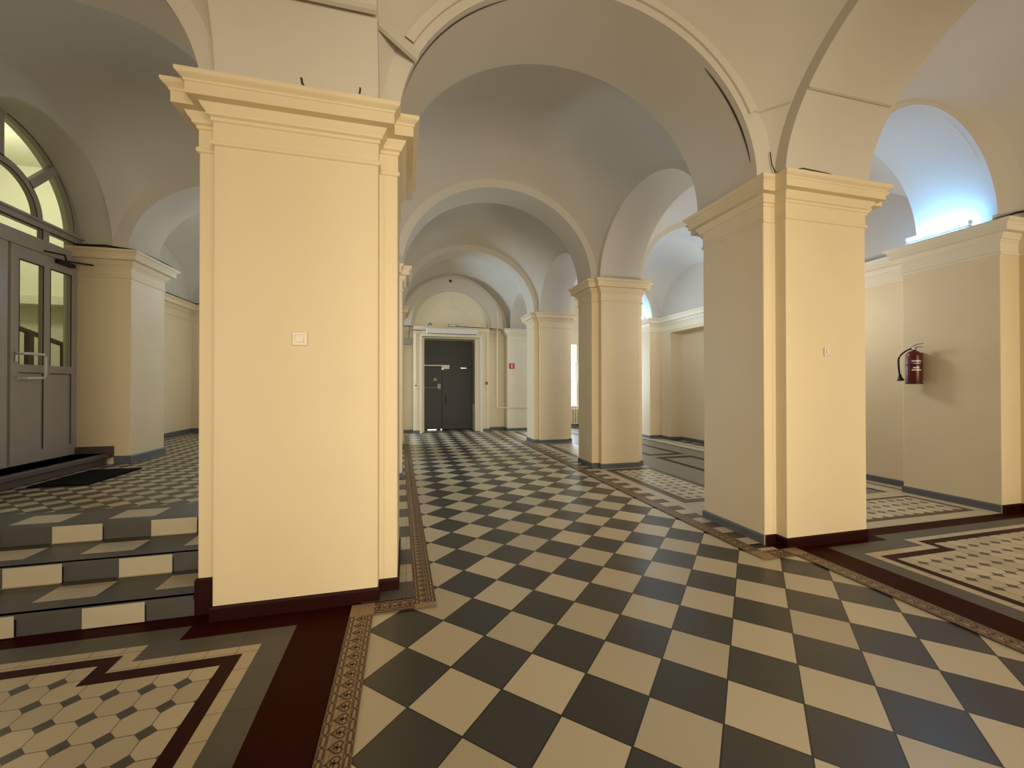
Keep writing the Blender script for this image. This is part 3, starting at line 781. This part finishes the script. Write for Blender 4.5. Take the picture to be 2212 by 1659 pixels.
# ------------------------------------------------------------------ dark double door at the end (door_1)
d1 = bpy.data.objects.new('door_1', None); C.objects.link(d1); d1.location = (1.42, 14.4, 0); struct(d1)
YD = 14.4
m = MB(); m.box(.58, 2.27, YD + .02, YD + .07, 2.19, 3.14); m.obj('transom_panel', M['steel'], d1)
m = MB(); m.box(.585, 1.205, YD, YD + .05, .035, 2.18); la = m.obj('leaf', M['steel'], d1, bevel=.004)
m = MB(); m.box(1.215, 2.262, YD, YD + .05, .02, 2.18); lb = m.obj('leaf', M['steel'], d1, bevel=.004)
m = MB(); m.box(1.20, 1.22, YD + .051, YD + .06, 0, 2.18); m.obj('meeting_strip', M['gasket'], d1)
m = MB(); m.box(.72, 1.02, YD + .02, YD + .03, .004, .03); m.box(1.16, 1.21, YD + .02, YD + .03, .01, .035); m.obj('daylight_gap', M['gap'], d1)
m = MB(); m.box(.60, 1.19, YD - .05, YD, 2.21, 2.25); m.box(1.19, 1.46, YD - .09, YD, 2.11, 2.25); c1 = m.obj('magnetic_lock', M['whiteplastic'], d1, bevel=.004)
m = MB(); m.box(1.20, 1.25, YD - .085, YD - .02, 2.095, 2.109); m.obj('status_light', M['led'], c1)
m = MB(); m.box(1.85, 2.05, YD - .05, YD, 2.13, 2.17); m.tube([(1.95, YD - .04, 2.17), (1.75, YD - .12, 2.2), (1.55, YD - .03, 2.2)], .012, 6); m.obj('door_closer', M['chrome'], d1)
m = MB(); m.tube([(.60, YD - .05, 1.47), (1.06, YD - .05, 1.47)], .011, 8); m.box(1.05, 1.16, YD - .06, YD, 1.43, 1.60); m.obj('panic_bar', M['boxgrey'], la)
m = MB(); m.tube([(1.33, YD, 1.22), (1.33, YD - .05, 1.22), (1.33, YD - .05, .86), (1.33, YD, .86)], .011, 8); m.obj('door_handle', M['black'], lb)
m = MB(); m.box(.93, 1.02, YD - .006, YD, 1.70, 1.79); m.obj('sticker', M['boxgrey'], la)
# deep reveal, right-hand casing panel
m = MB(); m.box(DX0, .58, YS + .2, YD + .06, 0, DZ); m.box(2.27, DX1, YS + .3, YD + .06, 0, DZ); m.box(.58, 2.27, YS + .25, YD + .06, 3.10, DZ)
m.box(DX0 - .06, DX0 + .012, YS - .05, YS + .01, 0, DZ + .08); m.box(DX1 - .012, DX1 + .06, YS - .05, YS + .01, 0, DZ + .08); m.box(DX0 - .06, DX1 + .06, YS - .052, YS + .008, DZ, DZ + .08)
m.obj('door_frame', M['wallpale'], d1, bevel=.006)
m = MB()
for y in (YS + .42, YS + .62, YS + .75): m.box(2.262, 2.272, y, y + .035, .9, 3.0)
m.obj('panel_groove', M['crack'], d1)

# ------------------------------------------------------------------ things on the end wall
def cat(o, *a, **k): return tag(o, *a, **k)
ac = thing('air_curtain', 'long white air curtain unit mounted above the dark metal door', 'air curtain', (1.45, YS - .1, 3.19))
m = MB(); m.box(.627, 2.274, YS - .22, YS - .056, 3.205, 3.375); m.obj('housing', M['offwhite'], ac, bevel=.015)
m = MB(); m.box(.67, 2.23, YS - .2, YS - .12, 3.198, 3.204); m.obj('air_outlet', M['gasket'], ac)
m = MB(); m.box(2.16, 2.23, YS - .224, YS - .2205, 3.255, 3.265); m.obj('badge', M['boxgrey'], ac)
es = thing('emergency_light', 'small boxy emergency light standing on the cornice above the door air curtain', 'emergency light', (1.47, YS, SPR))
m = MB(); m.box(1.34, 1.60, YS - .03, YS + .05, SPR + .001, SPR + .10); m.obj('housing', M['boxgrey'], es, bevel=.008)
m = MB(); m.box(1.37, 1.57, YS - .034, YS - .0305, SPR + .03, SPR + .085); m.obj('lens', M['signwhite'], es)
m = MB(); m.tube([(.70, YS - .08, SPR + .001), (.70, YS - .08, SPR + .07), (.76, YS - .08, SPR + .09), (.80, YS - .08, SPR + .04)], .014, 8)
cat(m.obj('hook', M['black'], smooth=True), 'small black hook on the cornice at the left end of the air curtain', 'hook')
m = MB(); m.tube([(1.60, YS - .052, SPR + .03), (1.85, YS - .06, SPR + .012), (2.4, YS - .06, SPR + .006), (2.85, YS + .05, SPR + .005)], .010, 6)
cat(m.obj('black_cable', M['black']), 'black cable running along the cornice right of the emergency light', 'cable')
m = MB(); m.tube([(.20, YS - .065, SPR - .14), (.45, YS - .065, SPR - .15), (.64, YS - .15, SPR - .13)], .010, 6)
cat(m.obj('black_cable', M['black']), 'black cable running into the left end of the air curtain', 'cable')
cp = thing('fire_alarm_call_point', 'small red fire alarm call point on the wall right of the dark metal door', 'fire alarm', (2.60, YS, 1.62))
m = MB(); m.box(2.56, 2.645, YS - .045, YS - .001, 1.57, 1.66); m.obj('housing', M['signred'], cp, bevel=.006)
m = MB(); m.box(2.58, 2.625, YS - .049, YS - .0455, 1.595, 1.635); m.obj('push_plate', M['extred'], cp)
m = MB(); m.box(2.595, 2.61, YS - .035, YS - .026, 1.665, 3.30)
cat(m.obj('cable_duct', M['wallpale']), 'thin cream cable duct rising above the red call point', 'cable duct')
rd = thing('exit_button', 'small white door button left of the dark metal door', 'button', (.31, YS, 1.50))
m = MB(); m.box(.265, .345, YS - .05, YS - .026, 1.44, 1.56); m.obj('plate', M['whiteplastic'], rd, bevel=.006)
m = MB(); m.box(.28, .33, YS - .055, YS - .0505, 1.515, 1.55); m.obj('window', M['black'], rd)
m = MB(); m.box(.30, .315, YS - .036, YS - .026, 1.565, 3.30)
cat(m.obj('cable_duct', M['wallpale']), 'thin cream cable duct rising above the white door button', 'cable duct')
eb = thing('electrical_box', 'grey electrical box under the cornice left of the dark door', 'electrical box', (-.04, YW - .15, 2.86))
m = MB(); m.box(-.135, .15, YW - .20, YW - .03, 2.86, 3.05); m.obj('housing', M['boxgrey'], eb, bevel=.006)
m = MB(); m.tube([(.10, YW - .18, 3.051), (.10, YW - .178, 3.28), (.12, YW - .175, SPR + .02)], .008, 6); m.obj('cable', M['black'], eb)
fs = thing('fire_sign', 'square red sign with a white extinguisher symbol on the end wall pilaster', 'sign', (3.47, 13.45, 2.19))
m = MB(); m.box(3.37, 3.56, 13.44, 13.4495, 2.10, 2.285); m.obj('sign_plate', M['signred'], fs)
m = MB()
m.box(3.445, 3.485, 13.437, 13.4398, 2.125, 2.235); m.box(3.455, 3.475, 13.437, 13.4398, 2.235, 2.255); m.box(3.455, 3.495, 13.437, 13.4398, 2.25, 2.262)
m.obj('pictogram', M['signwhite'], fs)
m = MB(); m.lathe(0, 0, [(0, .03), (.03, .025), (.04, 0), (.035, -.03), (.02, -.05), (0, -.055)], 16)
o = m.obj('detector', M['black'], smooth=True); o.location = (1.40, 13.43, 4.95); o.rotation_euler = (0, 0, 0); cat(o, 'small black detector on the white arch above the door', 'detector')
pp = MB(); pp.tube([(2.96, 13.42, 4.05), (2.96, 13.42, .83), (2.99, 13.42, .80), (3.2, 13.42, .79), (4.40, 13.42, .79)], .016, 8)
cat(pp.obj('heating_pipe', M['wallpale'], smooth=True), 'thin cream pipe descending right of the dark door then turning along the wall', 'pipe')

# radiator
ra = thing('radiator', 'cream cast iron radiator with dark gaps below the far window', 'radiator', (5.7, WY - .12, .05))
for k in range(14):
    x = 6.31 - .098 * k
    m = MB()
    m.box(x - .036, x + .036, WY - .20, WY - .06, .13, .66); m.box(x - .047, x + .047, WY - .18, WY - .08, .60, .70); m.box(x - .047, x + .047, WY - .18, WY - .08, .10, .17)
    m.obj('section', M['radiator'], ra, bevel=.012)
m = MB(); m.box(4.98, 6.36, WY - .10, WY - .07, .1, .65); m.obj('shade_sheet', M['black'], ra)  # black sheet standing in for the shade between the sections
m = MB(); m.tube([(5.0, WY - .13, .09), (6.4, WY - .13, .09)], .028, 8); 
for x in (5.1, 6.25): m.box(x - .02, x + .02, WY - .16, WY - .05, .001, .1)
m.obj('pipe', M['black'], ra)

# ------------------------------------------------------------------ fire extinguisher
fx, fy, fz = 6.68, 4.035, 1.535
ex = thing('fire_extinguisher', 'red fire extinguisher with black hose hung on the right wall', 'fire extinguisher', (fx, fy, fz))
m = MB(); m.lathe(fx, fy, [(0, 0), (.078, 0), (.082, .012), (.082, .375), (.076, .405), (.055, .43), (.028, .445), (.024, .46), (0, .46)], 36); m.obj('cylinder', M['extred'], ex, smooth=True)
m = MB(); m.lathe(fx, fy, [(.084, -.004), (.088, -.006), (.089, .012), (.084, .016)], 36); m.obj('foot_ring', M['black'], ex, smooth=True)
lab = []
for z0, z1, a0, a1 in ((.295, .312, 195, 265), (.268, .276, 205, 262), (.205, .222, 205, 250), (.175, .19, 195, 265)):
    m = MB(); rows = [[(fx + .0828 * math.cos(math.radians(a0 + (a1 - a0) * k / 12)), fy + .0828 * math.sin(math.radians(a0 + (a1 - a0) * k / 12)), fz * 0 + z) for k in range(13)] for z in (z0, z1)]
    m.grid(rows); lab.append(m)
for q in lab: q.obj('label_band', M['signwhite'], ex)
for o in list(ex.children): o.matrix_parent_inverse = Matrix.Translation((-fx, -fy, 0))
m = MB(); m.box(fx - .02, fx + .02, fy - .02, fy + .02, fz + .455, fz + .50)
vv = m.obj('valve', M['chrome'], ex, bevel=.004)
m = MB(); m.tube([(fx - .01, fy + .03, fz + .49), (fx - .02, fy - .03, fz + .525), (fx - .03, fy - .12, fz + .535)], .008, 6); m.tube([(fx - .01, fy + .02, fz + .47), (fx - .02, fy - .05, fz + .495), (fx - .03, fy - .115, fz + .49)], .008, 6)
m.obj('lever', M['chrome'], vv)
m = MB()
hp = []
for k in range(15):
    t = k / 14; a = t * PI * .92
    hp.append((fx - .02 - .03 * math.sin(a), fy + .015 + .135 * math.sin(min(a, PI / 2)) - .0 * t, fz + .475 - .36 * t ** 1.35))
m.tube(hp, .0105, 8); hh = m.obj('hose', M['black'], ex, smooth=True)
m = MB(); e_ = hp[-1]; m.tube([(e_[0], e_[1], e_[2] + .02), (e_[0], e_[1] - .005, e_[2] - .03), (e_[0], e_[1] - .012, e_[2] - .075)], [.012, .022, .042], 12); m.obj('horn', M['black'], hh)
m = MB(); m.box(fx + .079, 6.799, fy - .03, fy + .03, fz + .05, fz + .42); m.obj('wall_bracket', M['black'], ex)
m = MB(); m.lathe(fx, fy, [(.0835, .243), (.0865, .245), (.0865, .26), (.0835, .262)], 36); o = m.obj('strap', M['black'], ex, smooth=True); o.matrix_parent_inverse = Matrix.Translation((-fx, -fy, 0))

# ------------------------------------------------------------------ switches
def switch(x, y, z, s, label):
    r = thing('light_switch', label, 'light switch', (x, y, z), 'light switches on the pillars')
    m = MB(); m.box(x - s / 2, x + s / 2, y - .016, y - .0004, z - s / 2, z + s / 2); pt = m.obj('plate', M['whiteplastic'], r, bevel=.006)
    m = MB(); a = s * .29; m.box(x - a, x + a, y - .024, y - .016, z - a * .95, z + a); m.obj('rocker', M['whiteplastic'], pt, bevel=.004)
switch(-.69, 3.03, 1.823, .094, 'white square light switch on the big pillar beside the steps')
switch(3.888, 3.045, 1.83, .078, 'small cream light switch on the pillar with the red front baseboard')

# ------------------------------------------------------------------ tube lights on the right-hand cornices
def tube_light(x, y0, y1, label, z=SPR):
    r = thing('tube_light', label, 'tube light', (x, (y0 + y1) / 2, z + .004), 'tube lights on the wall cornices')
    m = MB(); m.box(x - .02, x + .03, y0 - .01, y1 + .01, z + .004, z + .035); m.obj('fitting', M['offwhite'], r, bevel=.003)
    m = MB(); m.tube([(x - .005, y0, z + .062), (x - .005, y1, z + .062)], .024, 12); m.obj('tube', M['tube'], r, smooth=True)
    m = MB(); m.tube([(x - .005, y0 - .02, z + .06), (x - .005, y0, z + .062)], .026, 10); m.obj('end_cap', M['offwhite'], r)
    m = MB(); m.tube([(x - .005, y1, z + .062), (x - .005, y1 + .02, z + .06)], .026, 10); m.obj('end_cap', M['offwhite'], r)
tube_light(6.685, 3.46, 4.10, 'glowing tube light on the cornice above the fire extinguisher')
tube_light(6.685, 10.52, 11.08, 'glowing tube light on the cornice at the far end of the right aisle')
tube_light(6.685, 6.93, 7.57, 'glowing tube light on the wall cornice hidden behind the second right-hand pillar')
def cable(pts, r, label):
    m = MB(); m.tube(pts, r, 6); cat(m.obj('black_cable', M['black']), label, 'cable')
zc_ = SPR + .02
cable([(-4.45, P5Y0 - .05, zc_ + .02), (-4.1, P5Y0 - .07, zc_ + .03), (P5X - .1, P5Y0 - .07, zc_ + .01), (P5X + .07, P5Y0 - .04, zc_), (P5X + .08, P5Y0 + .3, zc_ + .01), (P5X + .06, P5Y1 - .2, zc_ + .03), (P5X + .1, P5Y1, zc_)], .014, 'black cable draped over the capital right of the white entrance door')
cable([(-4.85, P5Y1 + .2, zc_), (-4.83, 9.3, zc_ + .01), (-4.84, 10.2, zc_ + .002), (-4.84, 11.25, zc_), (-4.6, 11.27, zc_), (-4.0, 11.25, zc_)], .014, 'black cable along the cornice of the recessed wall beyond the entrance')
cable([(6.78, 3.38, zc_), (6.9, 3.16, zc_ + .06), (7.05, 2.9, zc_ + .05), (7.06, 2.4, zc_)], .013, 'black cable on the cornice right of the glowing tube light')

# ------------------------------------------------------------------ lights
def lamp(kind, name, loc, energy, col, size=.3, rot=None, size_y=None, spread=PI):
    l = bpy.data.lights.new(name, kind); l.energy = energy; l.color = col
    if kind == 'AREA':
        l.size = size; l.spread = spread
        if size_y: l.shape = 'RECTANGLE'; l.size_y = size_y
    elif kind == 'POINT': l.shadow_soft_size = size
    o = bpy.data.objects.new(name, l); C.objects.link(o); o.location = loc
    if rot: o.rotation_euler = rot
    return o
WARM = (1.0, .87, .64)
NEUT = (1.0, .96, .88); COOL = (.74, .86, 1.0)
FWD = (PI / 2 - .06, 0, 0)      # area lamp shining along +Y
lamp('AREA', 'rear_warm_light', (1.7, -4.5, 1.9), 98, WARM, 3.0, FWD, 2.2, math.radians(84))  # unseen panels for the warm light from behind; no glazing built
lamp('AREA', 'rear_warm_light', (-2.6, -4.5, 1.9), 58, WARM, 2.0, FWD, 2.0, math.radians(95))
lamp('AREA', 'rear_warm_light', (5.7, -4.5, 1.9), 75, WARM, 2.0, FWD, 2.0, math.radians(95))
lamp('POINT', 'stair_lamp', (-6.5, 7.7, 4.9), 85, (1.0, .97, .80), .25)
lamp('POINT', 'aisle_fill', (-2.6, 9.3, 3.3), 28, COOL, .2)  # unseen fill points, this and the next three, added to brighten the bays
lamp('POINT', 'aisle_fill', (-.5, 5.5, 2.6), 21, COOL, .2)
lamp('POINT', 'aisle_fill', (5.7, 9.2, 3.3), 30, COOL, .2)
lamp('POINT', 'aisle_fill', (5.75, 5.5, 2.7), 42, NEUT, .2)
# cool daylight panels: one added at the left wall, one in the far window
lamp('AREA', 'end_daylight', (-4.2, 12.7, 2.0), 360, (.62, .80, 1.0), 1.4, (0, -PI / 2, 0), 2.2)  # unseen panel brightening the end bay; no window built here
lamp('AREA', 'end_daylight', ((WX0 + WX1) / 2, NB - .19, 1.95), 150, COOL, WX1 - WX0 - .5, (-PI / 2, 0, 0), WZ1 - WZ0 - .1)
w = bpy.data.worlds.new('world'); bpy.context.scene.world = w; w.use_nodes = True
bg = w.node_tree.nodes['Background']; bg.inputs[0].default_value = (.75, .87, 1.0, 1); bg.inputs[1].default_value = 1.6

# ------------------------------------------------------------------ camera
F, YAW, PIT, ROL = 887.17, .2526, .0063, -.0011
cy, sy = math.cos(YAW), math.sin(YAW)
f = Vector((sy * math.cos(PIT), cy * math.cos(PIT), math.sin(PIT))); r0 = Vector((cy, -sy, 0)); u0 = r0.cross(f)
r = r0 * math.cos(ROL) + u0 * math.sin(ROL); u = -r0 * math.sin(ROL) + u0 * math.cos(ROL)
cam = bpy.data.cameras.new('camera'); co = bpy.data.objects.new('camera', cam); C.objects.link(co)
cam.sensor_fit = 'HORIZONTAL'; cam.sensor_width = 36; cam.lens = F * 36 / 2212; cam.clip_start = .02; cam.clip_end = 100
mw = Matrix((r, u, -f)).transposed().to_4x4(); mw.translation = (0, 0, 1.5); co.matrix_world = mw
sc = bpy.context.scene; sc.camera = co
sc.view_settings.view_transform = 'Standard'; sc.view_settings.look = 'None'; sc.view_settings.gamma = 1; sc.view_settings.use_curve_mapping = False
sc.view_settings.exposure = .34
sc.cycles.max_bounces = 14; sc.cycles.diffuse_bounces = 8
